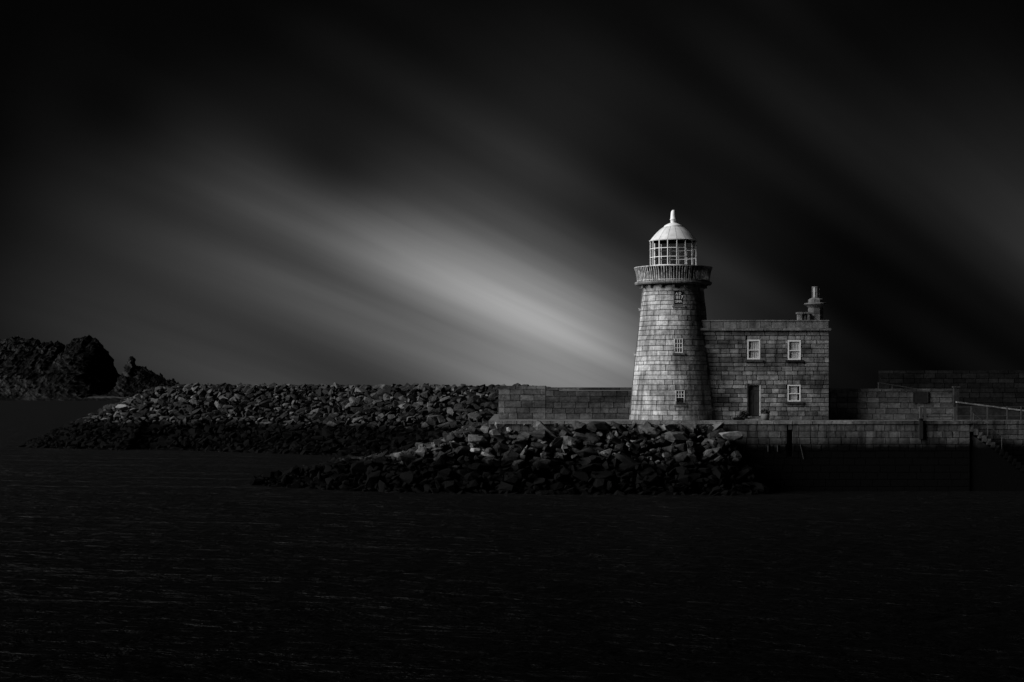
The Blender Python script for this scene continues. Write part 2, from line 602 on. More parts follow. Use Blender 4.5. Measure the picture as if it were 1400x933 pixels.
bx0, bx1 = X(-20, 1815), X(172, 1815)
sv_, rv_ = [], []
for i in range(81):
    t = i / 80
    hgt = 2.6 * min(1, max(0, t - .22) * 3, (1 - t) * 6) + 0.8 * fbm(t * 14, 1.5, 4)
    base = 2.6 + 1.2 * fbm(t * 20, 6.5, 4)
    xx = bx0 + (bx1 - bx0) * t
    rv_ += [(xx, 1800, -1), (xx, 1802, base), (xx, 1806, base - .2)]
    sv_ += [(xx, 1804, base - .6), (xx, 1830, base + max(.1, hgt) * .6), (xx, 1870, base + max(.2, hgt)), (xx, 1878, -1)]
tag(mesh_obj('shore_rocks', rv_, [(i * 3 + j, i * 3 + 3 + j, i * 3 + 4 + j, i * 3 + 1 + j) for i in range(80) for j in range(2)], M['land']), kind='structure')
tag(mesh_obj('shore', sv_, [(i * 4 + j, i * 4 + 4 + j, i * 4 + 5 + j, i * 4 + 1 + j) for i in range(80) for j in range(3)], plain('shore_sand', 0.05, 0.9, 0.1, 0.4, 0.1)), kind='structure')

# ------------------------------------------------------------------ boulders: two mounds
def seg_dist(p, a, b):
    p, a, b = np.array(p), np.array(a), np.array(b)
    d = b - a
    t = np.clip(((p - a) @ d) / (d @ d), 0, 1)
    return float(np.hypot(*(p - a - d * t)))


def inside(p, poly):
    x, y = p
    c = False
    n = len(poly)
    for i in range(n):
        (x1, y1), (x2, y2) = poly[i], poly[(i + 1) % n]
        if (y1 > y) != (y2 > y) and x < (x2 - x1) * (y - y1) / (y2 - y1) + x1:
            c = not c
    return c


QZ = 4.46             # quay top
QY = 112.0            # quay front edge
XQ0 = X(672, QY)       # left end of the quay
WET1 = [(-17.6, 119.6), (-14.6, 116.0), (-11.7, 113.4), (-7.7, 110.6), (-3.5, 109.4), (0, 108.9), (4.5, 108.3), (8.8, 107.7), (13.2, 107.3), (15.4, 108.6), (16.3, 111.9)]
DRY1 = [(14.0, 113.2), (-0.5, 113.2), (-0.5, 128)]
BACK1 = [(-3.5, 128), (-7.0, 124), (-11.5, 122), (-17.6, 120.2)]
POLY1 = WET1 + DRY1 + BACK1
EDGE1 = WET1 + [None] + BACK1 + [WET1[0]]
CAPX = [X(350, 118), X(450, 117), X(560, 117), X(600, 116), X(640, 115), X(680, 114), X(700, 113), X(990, 112), X(1015, 111), X(1030, 111), X(1045, 111)]
CAPZ = [0.55, 1.45, 2.15, 2.9, 3.75, 4.2, 4.2, 4.05, 3.6, 2.6, 1.2]


def h_near(x, y):
    p = (x, y)
    if not inside(p, POLY1):
        return None
    d = 99
    for a, b in zip(EDGE1[:-1], EDGE1[1:]):
        if a is None or b is None:
            continue
        d = min(d, seg_dist(p, a, b))
    return min(d * 1.22 - 0.1, float(np.interp(x, CAPX, CAPZ)))


# the long outer breakwater: crest line from its seaward head (far left) to behind the quay
CR = [(X(222, 214), 214.0), (X(420, 200), 200.0), (X(700, 178), 178.0), (X(800, 172), 172.0)]


def h_far(x, y):
    d = min(seg_dist((x, y), a, b) for a, b in zip(CR[:-1], CR[1:]))
    px = 700 + x * F / y
    crest = Z(float(np.interp(px, [200, 240, 330, 520, 681, 760], [534, 529.5, 528.5, 529.5, 530.5, 533])), y)
    if x < CR[0][0]:      # gentler run-out at the rounded head
        return crest - 0.45 * max(0, d - 1.5)
    return crest - 0.66 * max(0, d - 2.2)


def mound(name, hf, x0, x1, y0, y1, step, drop):
    xs = np.arange(x0, x1 + .01, step)
    ys = np.arange(y0, y1 + .01, step)
    v = []
    for y in ys:
        for x in xs:
            h = hf(x, y)
            v.append((x, y, -1.0 if h is None else max(-1.0, h - drop)))
    nx = len(xs)
    f = [(j * nx + i, j * nx + i + 1, (j + 1) * nx + i + 1, (j + 1) * nx + i) for j in range(len(ys) - 1) for i in range(nx - 1)
         if max(v[j * nx + i][2], v[j * nx + i + 1][2], v[(j + 1) * nx + i + 1][2], v[(j + 1) * nx + i][2]) > -1]
    return tag(mesh_obj(name, v, f, M['mound']), kind='structure')


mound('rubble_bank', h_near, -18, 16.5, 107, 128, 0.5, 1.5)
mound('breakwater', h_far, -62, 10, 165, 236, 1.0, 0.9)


def boulder_mesh(seed, npt, bev):
    r = random.Random(seed)
    bm = bmesh.new()
    sx, sy, sz = 1.0, r.uniform(0.55, 0.9), r.uniform(0.35, 0.7)
    for _ in range(npt):
        v = Vector((r.gauss(0, 1), r.gauss(0, 1), r.gauss(0, 1))).normalized() * r.uniform(0.82, 1.08)
        # squarish, slab-like quarry stone
        v = Vector([math.copysign(abs(c) ** 0.72, c) for c in v])
        bm.verts.new((v.x * sx, v.y * sy, v.z * sz))
    geom = bmesh.ops.convex_hull(bm, input=bm.verts[:])
    for v in [v for v in bm.verts if not v.link_faces]:
        bm.verts.remove(v)
    if bev:
        bmesh.ops.bevel(bm, geom=bm.edges[:], offset=bev, segments=1, affect='EDGES', profile=0.6, clamp_overlap=True)
        bmesh.ops.triangulate(bm, faces=bm.faces[:])
        for v in bm.verts:
            v.co *= 1 + r.uniform(-0.055, 0.055)
            q_ = math.sqrt((v.co.x / sx) ** 2 + (v.co.y / sy) ** 2 + (v.co.z / sz) ** 2)
            if q_ > 1.45:
                v.co *= 1.3 / q_
    me = bpy.data.meshes.new('boulder')
    bm.to_mesh(me)
    bm.free()
    return me


NVAR = 18
FINE = [boulder_mesh(100 + i, random.randint(14, 22), 0.07) for i in range(NVAR)]
LOW = [boulder_mesh(300 + i, random.randint(12, 16), 0) for i in range(NVAR)]
FINE_FAR = []
for m_ in FINE:
    c_ = m_.copy()
    c_.materials.append(M['rock_far'])
    FINE_FAR.append(c_)
    m_.materials.append(M['rock'])
LOWV = []
for m_ in LOW:
    vv = np.array([v.co[:] for v in m_.vertices])
    ff = [tuple(p.vertices) for p in m_.polygons]
    LOWV.append((vv, ff))

rocks = []            # (x, y, z, r, rot, which mound)


def scatter(hf, x0, x1, y0, y1, spacing, rmin, rmax, which, sink):
    pts = []
    n = int((x1 - x0) * (y1 - y0) / (spacing * spacing) * 6)
    cell = {}
    for _ in range(n):
        x, y = random.uniform(x0, x1), random.uniform(y0, y1)
        h = hf(x, y)
        if h is None or h < -0.35:
            continue
        k = (int(x / spacing), int(y / spacing))
        if any((q[0] - x) ** 2 + (q[1] - y) ** 2 < spacing ** 2 for i in (-1, 0, 1) for j in (-1, 0, 1) for q in cell.get((k[0] + i, k[1] + j), ())):
            continue
        cell.setdefault(k, []).append((x, y))
        r = rmin + (rmax - rmin) * random.random() ** 2.4
        pts.append((x, y, h - sink * r, r, which))
    return pts


rocks += scatter(h_near, -18, 16.5, 107, 127, 0.37, 0.22, 0.8, 'near', 0.15)
rocks += [(x + random.uniform(-.2, .2), y + 0.35, z - 0.3, random.uniform(0.34, 0.5), w_) for (x, y, z, r, w_) in rocks if z > -0.1]
rocks += [(x + random.uniform(-.4, .4), y + random.uniform(-.4, .4), z + 0.05, random.uniform(0.12, 0.24), w_) for (x, y, z, r, w_) in random.sample(rocks, len(rocks) // 2)]
far = scatter(h_far, -60, 4, 168, 232, 0.5, 0.28, 0.85, 'far', 0.2)
# only the camera's side and the crest carry stones one can see
def far_keep(x, y):
    s = 0
    for (ax, ay), (bx, by) in zip(CR[:-1], CR[1:]):
        if ax <= x <= bx:
            return y < ay + (by - ay) * (x - ax) / (bx - ax) + 5
    return True
rocks += [q for q in far if far_keep(q[0], q[1])]
rocks = [q if q[4] == 'far' or q[0] < XQ0 or q[1] < QY - q[3] * 0.8 else (q[0], QY - q[3] * 0.8, min(q[2], QZ - q[3] * 0.45), q[3], q[4])
         for q in rocks if not (q[4] == 'near' and q[0] > XQ0 and q[1] > QY + 0.45)]

# the ones that show largest become things of their own
def shows(q):
    x, y, z, r, wch = q
    s = r / y
    if wch == 'near' and y > 117:
        s *= 0.4
    if z < 0.2:
        s *= 0.5
    return -s


rocks.sort(key=shows)
NSINGLE = 291
def rock_label(x, y, z, wch):
    px = 700 + x * F / y
    if wch == 'near':
        dry = z > 2.1
        look = 'dry grey boulder' if dry else 'black weed-covered boulder'
        if px < 560:
            return 'low black boulder on the tail of the near mound running out left', 'boulders of the tail'
        for lim, where, g_ in ((680, 'on the left shoulder of the near mound, short of the wall', 'left shoulder'), (770, 'below the pale end of the low wall', 'below the wall end'),
                               (862, 'below the dark wall left of the tower', 'below the dark wall'), (945, 'of the near mound right below the tower', 'below the tower'), (9999, 'at the right end of the near mound against the quay', 'right end of the mound')):
            if px < lim:
                return look + ' ' + where, ('dry' if dry else 'weedy') + ' boulders ' + g_
    dry = z > 2.9
    look = 'dry grey boulder' if dry else 'black wet boulder low down'
    for lim, where, g_ in ((200, 'at the seaward head of the breakwater', 'head of the breakwater'), (360, 'on the left third of the breakwater', 'left third of the breakwater'),
                           (520, 'on the middle of the breakwater', 'middle of the breakwater'), (9999, 'on the breakwater nearest the wall', 'wall end of the breakwater')):
        if px < lim:
            return look + ' ' + where, ('dry' if dry else 'wet') + ' boulders, ' + g_


def rock_rot():
    return Matrix.Rotation(random.uniform(-.55, .55), 3, 'X') @ Matrix.Rotation(random.uniform(-.55, .55), 3, 'Y') @ Matrix.Rotation(random.uniform(0, 6.28), 3, 'Z')


mass = {'near': MB(), 'far': MB()}
for i, (x, y, z, r, wch) in enumerate(rocks):
    rot = rock_rot()
    sc = (r * random.uniform(0.95, 1.35), r * random.uniform(0.8, 1.05), r * random.uniform(0.8, 1.1))
    if i < NSINGLE:
        o = bpy.data.objects.new('boulder', (FINE if wch == 'near' else FINE_FAR)[i % NVAR])
        o.location = (x, y, z)
        o.rotation_euler = rot.to_euler()
        o.scale = sc
        link(o)
        lb = rock_label(x, y, z, wch)
        tag(o, lb[0], 'boulder', lb[1])
    else:
        vv, ff = LOWV[i % NVAR]
        m3 = np.array(rot) @ np.diag(sc)
        mass[wch].add((vv @ m3.T + np.array((x, y, z))).tolist(), ff)
o = mass['near'].build('boulder_mass', M['rock_mass'], tone=True)
tag(o, 'mass of smaller dark boulders heaped below the quay and lighthouse', 'boulders', kind='stuff')
o = mass['far'].build('boulder_mass', M['rock_far_mass'], tone=True)
tag(o, 'mass of dark boulders armouring the long breakwater at left', 'boulders', kind='stuff')


def special(px, py, Y, sx, sy, sz, rot, var, mat, label):
    o = bpy.data.objects.new('boulder', FINE[var].copy())
    o.data.materials[0] = mat
    o.location = (X(px, Y), Y, Z(py, Y))
    o.rotation_euler = rot
    o.scale = (sx, sy, sz)
    link(o)
    return tag(o, label, 'boulder')


special(1000, 594, 109.6, 0.85, 0.5, 0.42, (0.5, 0.12, 0.2), 4, M['pale_rock'], 'pale flat slab leaning beside the quay wall at the right end of the mound')
special(684, 581, 110.4, 0.42, 0.4, 0.48, (0.2, -0.3, 0.4), 7, M['pale_rock'], 'pale rounded boulder below the left end of the stone wall')
special(697, 588, 109.9, 0.36, 0.36, 0.3, (0.1, 0.3, 1.4), 9, M['pale_rock'], 'small pale boulder just right of the larger pale one below the wall')
special(651, 616, 110.6, 0.4, 0.38, 0.36, (0.1, 0.1, 0.2), 11, M['pale_rock'], 'round pale boulder low on the left shoulder of the near mound')
special(668, 622, 110.2, 0.5, 0.36, 0.26, (0.1, 0.25, 0.1), 2, M['pale_rock'], 'long pale boulder right of the round pale one on the left shoulder')
special(166, 557, 206, 0.95, 0.8, 0.7, (0.2, 0.1, 0.4), 3, M['pale_rock'], 'pale boulder near the seaward head of the breakwater')
special(238, 537, 211, 1.0, 0.8, 0.8, (0.2, 0.4, 0.4), 5, M['pale_rock'], 'pale boulder on the crest at the seaward end of the breakwater')

for px, py, Yr, lab in ((819, 584, 109.6, 'dark boulder with two white paint splashes left of the tower base'),
                        (926, 598, 109.0, 'dark boulder with two small white marks in front of the tower')):
    b_ = special(px, py, Yr, 0.8, 0.6, 0.5, (0.15, 0.05, 0.2), 6, M['rock'], lab)

# ------------------------------------------------------------------ quay
XL, XS, XR = X(668, QY), X(1326, QY), X(1440, QY)
quay = mesh_obj('quay', *(lambda mb: (mb.v, mb.f))(MB().box(XL, XS, QY + 0.45, 150, -1, QZ - 0.004).box(XS, 70, QY + 1.9, 150, -1, QZ - 0.004)), M['pave'])
tag(quay, kind='structure')
rec = (X(1076, QY), X(1083.5, QY), 2.2, Z(588, QY))
nq = 0
for (u0, u1, v0, v1) in courses(XL + 0.1, XS, 2.55, QZ - 0.24, 4, 0.42, 0.85, [rec], 0.03):
    if u1 < X(880, QY):
        continue
    block('stone', M['quay'], quay, ((u0 + u1) / 2, QY + 0.23 - random.uniform(0, .03), (v0 + v1) / 2), (u1 - u0, 0.44, v1 - v0))
mb = MB()
for (u0, u1, v0, v1) in courses(XL + 0.1, XS, -0.6, 2.55, 7, 0.6, 1.2, [rec], 0.03):
    mb.box(u0, u1, QY + 0.03, QY + 0.44, v0, v1)
for (u0, u1, v0, v1) in courses(XL + 0.1, X(880, QY), 2.55, QZ - 0.24, 4, 0.42, 0.85, [], 0.03):
    mb.box(u0, u1, QY + 0.03, QY + 0.44, v0, v1)
tag(mb.build('lower_stones', M['quay_mass'], quay, tone=True), kind='stuff')
x = XL
while x < XS - 0.2:
    ln = random.uniform(0.8, 1.35)
    e = min(x + ln, XS)
    block('coping_stone', M['trim'] if x < X(1140, QY) else M['quay'], quay, ((x + e) / 2, QY + 0.25, QZ - 0.108), (e - x - 0.03, 0.66, 0.22))
    x = e
# recessed stretch with the landing steps
for (u0, u1, v0, v1) in courses(XS, XR + 3, 1.9, QZ - 0.26, 7, 0.35, 0.8, [], 0.03):
    block('stone', M['quay'], quay, ((u0 + u1) / 2, QY + 1.73 - random.uniform(0, .03), (v0 + v1) / 2), (u1 - u0, 0.34, v1 - v0))
mb = MB()
for (u0, u1, v0, v1) in courses(XS, XR + 3, -0.6, 1.9, 5, 0.6, 1.2, [], 0.03):
    mb.box(u0, u1, QY + 1.58, QY + 1.9, v0, v1)
tag(mb.build('lower_stones', M['quay_mass'], quay, tone=True), kind='stuff')
x = XS
while x < XR + 3:
    e = x + random.uniform(0.8, 1.35)
    block('coping_stone', M['quay'], quay, ((x + e) / 2, QY + 1.8, QZ - 0.12), (e - x - 0.03, 0.62, 0.24))
    x = e
st = thing('landing_steps', 'dark stone landing steps going down to the right beside the quay', 'steps', (XS - 0.045, QY + 0.75, 0))
for k in range(14):
    zt = QZ - 0.3 - 0.21 * k
    block('step', M['quay'], st, (0.18 + 0.27 * k, 0, zt - 0.2), (0.268, 1.4, 0.4))
sc_ = MB()
tri_prism(sc_, [(-0.06, -0.5), (3.95, -0.5), (3.95, 1.0), (-0.06, QZ - 0.72)], -0.6, 0.68)
sc_.build('step_core', M['quay_mass'], st, tone=True)
hr = thing('stair_handrail', 'thin pale handrail slanting down beside the landing steps', 'handrail', (XS, QY + 0.1, QZ))
MB().tube((0.05, 0, 0.62), (2.15, 0, -1.05), 0.028).build('rail', M['galv'], hr)
for k in (0.1, 0.55, 1.0):
    xx = 0.05 + 2.1 * k * .95
    zz = 0.62 - 1.67 * k * .95
    MB().tube((xx, 0, zz - 0.95), (xx, 0, zz), 0.022, 6).build('post', M['galv'], hr)

# chain down the quay wall by the recess
mb = MB()
pz = Z(608, QY)
for k in range(14):
    a = Vector((X(1094, QY) + 0.015 * k, QY - 0.06, pz - 0.065 * k))
    mb.tube(a, a + Vector((0.012, 0.0, -0.075)), 0.03 if k % 2 else 0.02, 6)
tag(mb.build('mooring_chain', M['iron']), 'short chain hanging on the quay wall below the cottage window', 'chain')
for px in (1050, 1063):
    mb = MB().tube((X(px, QY), QY - 0.05, Z(618, QY)), (X(px, QY), QY - 0.05, Z(609, QY)), 0.035)
    mb.box(X(px, QY) - .05, X(px, QY) + .05, QY - 0.08, QY + .05, Z(609, QY), Z(609, QY) + .04)
    tag(mb.build('drain_pipe', M['iron']), 'left one of two short drain pipes on the quay wall below the door' if px == 1050 else 'right one of two short drain pipes on the quay wall below the door', 'pipe')

# fender post at the quay edge
mb = MB().box(X(1258.5, QY) - .12, X(1258.5, QY) + .12, QY - 0.2, QY - 0.02, 3.3, QZ + 0.1)
mb.box(X(1258.5, QY) - .15, X(1258.5, QY) + .15, QY - 0.29, QY + 0.0, QZ + 0.1, QZ + 0.15)
tag(mb.build('fender_post', M['plaque']), 'dark upright fender timber on the quay wall below the railing', 'fender')


# ------------------------------------------------------------------ free-standing walls
def stone_wall(name, label, a, b, z0, z1, thick, rows, wmin, wmax, mat, massmat, openings=(), coping=0.0, cap_mat=None, parts=True):
    a, b = Vector((a[0], a[1], 0)), Vector((b[0], b[1], 0))
    L = (b - a).length
    ang = math.atan2(b.y - a.y, b.x - a.x)
    t = thing(name, label, 'wall', (a.x, a.y, z0))
    t.rotation_euler = (0, 0, ang)
    H = z1 - z0
    MB().box(0.05, L - 0.05, 0.2, thick - 0.12, -0.3, H - coping - 0.02).build('core', M['mortar'], t)
    mass_ = MB()
    for (u0, u1, v0, v1) in courses(0, L, 0, H - coping, rows, wmin, wmax, openings, 0.028, 0.06):
        block('stone', mat, t, ((u0 + u1) / 2, 0.1 - random.uniform(0, .03), (v0 + v1) / 2), (u1 - u0, 0.22, v1 - v0))
        mass_.box(u0, u1, thick - 0.12, thick, v0, v1)
    tag(mass_.build('back_stones', massmat, t, tone=True), kind='stuff')
    if coping:
        x = 0.0
        while x < L - 0.01:
            e = min(L, x + random.uniform(0.8, 1.5))
            if L - e < 0.4:
                e = L
            block('coping_stone', cap_mat or mat, t, ((x + e) / 2, thick / 2 - 0.02, H - coping / 2), (e - x - 0.025, thick + 0.06, coping - 0.01))
            x = e
    return t


WY = 119.0
zt = Z(529.5, WY)
a1 = (X(681.5, 118.75), 118.75)
b1 = (X(746, 118.5), 118.5)
c1 = (X(874, 118.75), 118.75)
stone_wall('stone_wall', 'low stone wall end standing at the left of the harbour quay, lighter than its neighbour', a1, b1, QZ, Z(527.5, 118.6), 0.8, 5, 0.55, 1.1, M['wall'], M['wall_mass'], coping=0.22)
stone_wall('stone_wall', 'dark stretch of stone wall running up to the left side of the tower', b1, c1, QZ, Z(529.8, 119), 0.8, 5, 0.5, 1.0, M['wall'], M['wall_mass'], coping=0.2)
dk = thing('wall_panel', 'black square panel on the stone wall right of the house', 'panel', (X(1259, 116.2), 116.34, Z(550, 116.2)))
MB().box(-0.46, 0.46, -0.05, 0.06, 0, 0.64).build('board', M['plaque'], dk)
fr = MB()
for q in ((-.5, .5, -.035, 0.0), (-.5, .5, .64, .675), (-.5, -.46, 0, .64), (.46, .5, 0, .64)):
    fr.box(q[0], q[1], -0.07, 0.06, q[2], q[3])
fr.build('frame', M['iron'], dk)
stone_wall('stone_wall', 'dark low stone wall behind the railing, right of the house', (X(1134.5, 116.4), 116.4), (X(1308, 116.4), 116.4), QZ, Z(531.5, 116.4), 0.7, 5, 0.45, 0.95, M['wall'], M['wall_mass'], coping=0.2)
mb = MB().box(-0.17, 0.17, -0.17, 0.17, 0, 2.1).box(-0.22, 0.22, -0.22, 0.22, 2.1, 2.2)
o = mb.build('gate_pillar', M['dark_wall'], loc=(X(1307, 116.1), 116.1, QZ))
tag(o, 'thin stone pillar at the right end of the low wall behind the railing', 'pillar')
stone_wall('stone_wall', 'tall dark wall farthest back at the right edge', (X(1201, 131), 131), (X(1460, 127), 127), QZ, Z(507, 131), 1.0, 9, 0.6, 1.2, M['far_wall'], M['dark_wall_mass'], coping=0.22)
# handrail climbing behind the wall
hr = thing('sloping_handrail', 'thin pale handrail sloping down above the low wall right of the house', 'handrail', (X(1201, 124), 124, QZ))
za, zb = Z(523.5, 124) - QZ, Z(533, 124) - QZ
xe = X(1258, 124) - X(1201, 124)
MB().tube((0, 0, za), (xe, 0, zb), 0.035).build('rail', M['galv'], hr)
for k in range(4):
    t_ = k / 3
    MB().tube((xe * t_, 0, 0), (xe * t_, 0, za + (zb - za) * t_), 0.03, 6).build('post', M['galv'], hr)
# ramp with pale sloping coping
mb = MB()
Yr = 115.6
tri_prism(mb, [(X(1309, Yr), QZ - .2), (X(1450, Yr), QZ - .2), (X(1450, Yr), Z(569, Yr)), (X(1309, Yr), Z(551, Yr))], Yr, Yr + 3.0)
rp = tag(mb.build('ramp', M['dark_wall']), kind='structure')
mb = MB()
tri_prism(mb, [(X(1308, Yr), Z(551, Yr) + .004), (X(1450, Yr), Z(569, Yr) + .004), (X(1450, Yr), Z(567, Yr)), (X(1308, Yr), Z(549, Yr))], Yr - 0.08, Yr + 0.3)
mb.build('coping', M['trim'], rp)

# railing along the quay edge
def railing(name, label, pxs, thick, x0, x1, y, zr, mat):
    t = thing(name, label, 'railing', (X(x0, y), y, QZ))
    for px in pxs:
        xx = X(px, y) - X(x0, y)
        p = MB().box(xx - thick, xx + thick, -thick, thick, 0, zr[0] + 0.05)
        p.build('post', mat, t)
    for z in zr:
        MB().tube((0, 0, z), (X(x1, y) - X(x0, y), 0, z), thick * 0.55).build('rail', mat, t)
    return t


railing('quay_railing', 'grey two-bar railing with stout posts at the quay edge', (1259, 1264.5, 1305.5), 0.085, 1258, 1306, QY + 0.35, (0.82, 0.26), M['galv'])
railing('quay_railing', 'thin wire railing above the landing steps at the right edge', (1328, 1350, 1377, 1396, 1420), 0.035, 1308, 1430, QY + 1.75, (0.85, 0.28), M['galv'])

# ------------------------------------------------------------------ lighthouse tower
TY = 116.0
TX = X(920.5, TY)
K = TY / F
tz = lambda py: Z(py, TY) - QZ            # local height on the tower axis
FACE = math.atan2(TX, TY)                 # tower turned this much: camera sees it from a little left
tower = thing('lighthouse', 'round tapering granite lighthouse with white domed lantern and gallery', 'lighthouse', (TX, TY, QZ))
HS = tz(392.5)
PR = [(575, 59.0), (529, 55.3), (486, 51.0), (438, 45.8), (420, 44.0), (392.5, 41.2)]
PZ = [tz(p) for p, _ in PR]
PRr = [r * K for _, r in PR]


def rad(z):
    return float(np.interp(z, PZ, PRr))


def dirv(a):
    """angle 0 = towards the camera, positive to the picture's right"""
    a = a - FACE
    return math.sin(a), -math.cos(a)


BT = 0.22
mb = MB()
mb.lathe([(rad(z) - BT, z) for z in np.linspace(0, HS, 12)], 48)
mb.build('core', M['mortar'], tower, smooth=False)


def shell_block(mb_or_name, a0, a1, z0, z1, depth, proud, parent=None, mat=None, nseg=3, rf=rad):
    v = []
    for z in (z0, z1):
        for ro in (proud, -depth):
            for k in range(nseg + 1):
                a = a0 + (a1 - a0) * k / nseg
                dx, dy = dirv(a)
                rr_ = rf(z) + ro
                v.append((rr_ * dx, rr_ * dy, z))
    n = nseg + 1
    f = []
    for k in range(nseg):
        f.append((k, k + 1, 2 * n + k + 1, 2 * n + k))             # front
        f.append((2 * n + k, 2 * n + k + 1, 3 * n + k + 1, 3 * n + k))   # top
        f.append((n + k, n + k + 1, k + 1, k))                    # bottom
        f.append((n + k + 1, n + k, 3 * n + k, 3 * n + k + 1))     # back
    f += [(0, 2 * n, 3 * n, n), (n - 1, 2 * n - 1, 4 * n - 1, 3 * n - 1)]
    if isinstance(mb_or_name, MB):
        mb_or_name.add(v, f)
        return None
    # origin at the block's middle
    c = np.mean(np.array(v), axis=0)
    return mesh_obj(mb_or_name, (np.array(v) - c).tolist(), f, mat, parent, tuple(c))


# window positions: (left px, right px, top py, bottom py)
TW = [(921, 933.2, 401, 420), (921.8, 933.2, 464.5, 484), (923.5, 935.5, 534, 553)]
topen = []
for l, r_, t_, b_ in TW:
    z0, z1 = tz(b_) - 0.0, tz(t_)
    rm = rad((z0 + z1) / 2)
    topen.append((math.asin((l - 920.5) * K / rm), math.asin((r_ - 920.5) * K / rm), z0, z1))
NROW = 27
hh = HS / NROW
massb = MB()
cnt = 0
rowe = [hh * (i + (random.uniform(-.16, .16) if 0 < i < NROW else 0)) for i in range(NROW + 1)]
for i in range(NROW):
    z0, z1 = rowe[i], rowe[i + 1]
    rm = rad((z0 + z1) / 2)
    a = -math.pi + random.uniform(0, 0.4)
    lim = a + 2 * math.pi
    proud = 0.05 if i == 0 else 0.0
    while a < lim - 1e-6:
        wd = random.uniform(0.42, 1.3) / rm
        e = a + wd
        if lim - e < 0.3 / rm:
            e = lim
        ops = [(p, q, r_ - .02, s_ + .02) for p, q, r_, s_ in topen]
        rects = [(a, e, z0, z1)]
        for (p, q, c_, d_) in ops:
            nx = []
            for (u, v_, r_, s_) in rects:
                if v_ <= p or u >= q or s_ <= c_ or r_ >= d_:
                    nx.append((u, v_, r_, s_))
                    continue
                if u < p:
                    nx.append((u, p, r_, s_))
                if v_ > q:
                    nx.append((q, v_, r_, s_))
                m0, m1 = max(u, p), min(v_, q)
                if r_ < c_:
                    nx.append((m0, m1, r_, c_))
                if s_ > d_:
                    nx.append((m0, m1, d_, s_))
            rects = nx
        for (u, v_, r_, s_) in rects:
            if (v_ - u) * rm < 0.08 or s_ - r_ < 0.06:
                continue
            ga = 0.017 / rm
            mid = (u + v_) / 2
            args = (u + ga, v_ - ga, r_ + 0.019, s_ - 0.019, BT + 0.02, proud + random.uniform(-.012, .012))
            if abs(mid) < 1.62 and cnt < 300:
                shell_block('stone', *args, parent=tower, mat=M['tower'])
                cnt += 1
            else:
                shell_block(massb, *args)
        a = e
tag(massb.build('back_stones', M['tower_mass'], tower, tone=True), kind='stuff')


def local_frame(a, r, z):
    """matrix for a piece fixed on the tower face: local x to the right, -y outwards"""
    dx, dy = dirv(a)
    return (r * dx, r * dy, z), a - FACE


def panes_window(parent, name, loc, rotz, w_, h_, cols, rows, fr_, mun, mat, glass_back=True, lower_dark=False):
    f_ = MB()
    d0, d1 = -0.03, 0.05
    f_.box(-w_ / 2, -w_ / 2 + fr_, d0, d1, 0, h_)
    f_.box(w_ / 2 - fr_, w_ / 2, d0, d1, 0, h_)
    f_.box(-w_ / 2 + fr_, w_ / 2 - fr_, d0, d1, 0, fr_ * 1.2)
    f_.box(-w_ / 2 + fr_, w_ / 2 - fr_, d0, d1, h_ - fr_, h_)
    o = f_.build(name, mat, parent, loc)
    o.rotation_euler = (0, 0, rotz)
    iw, ih = w_ - 2 * fr_, h_ - 2.2 * fr_
    for c_ in range(1, cols):
        x_ = -iw / 2 + iw * c_ / cols
        z_lo = fr_ * 1.2 + (ih * 0.45 if lower_dark else 0)
        MB().box(x_ - mun / 2, x_ + mun / 2, d0 + 0.01, d1 - 0.01, z_lo, h_ - fr_).build('glazing_bar', mat, o)
    for r_ in range(1, rows):
        z_ = fr_ * 1.2 + ih * r_ / rows
        if lower_dark and r_ < rows / 2:
            continue
        MB().box(-iw / 2, iw / 2, d0 + 0.012, d1 - 0.012, z_ - mun / 2, z_ + mun / 2).build('glazing_bar', mat, o)
    for c_ in range(cols):
        for r_ in range(rows):
            x0_, z0_ = -iw / 2 + iw * c_ / cols, fr_ * 1.2 + ih * r_ / rows
            MB().box(x0_, x0_ + iw / cols, 0.018, 0.024, z0_, z0_ + ih / rows).build('pane', M['glass'], o)
    MB().box(-w_ / 2, w_ / 2, 0.10, 0.14, 0, h_).build('room_lining', M['dark_room'], o)
    return o


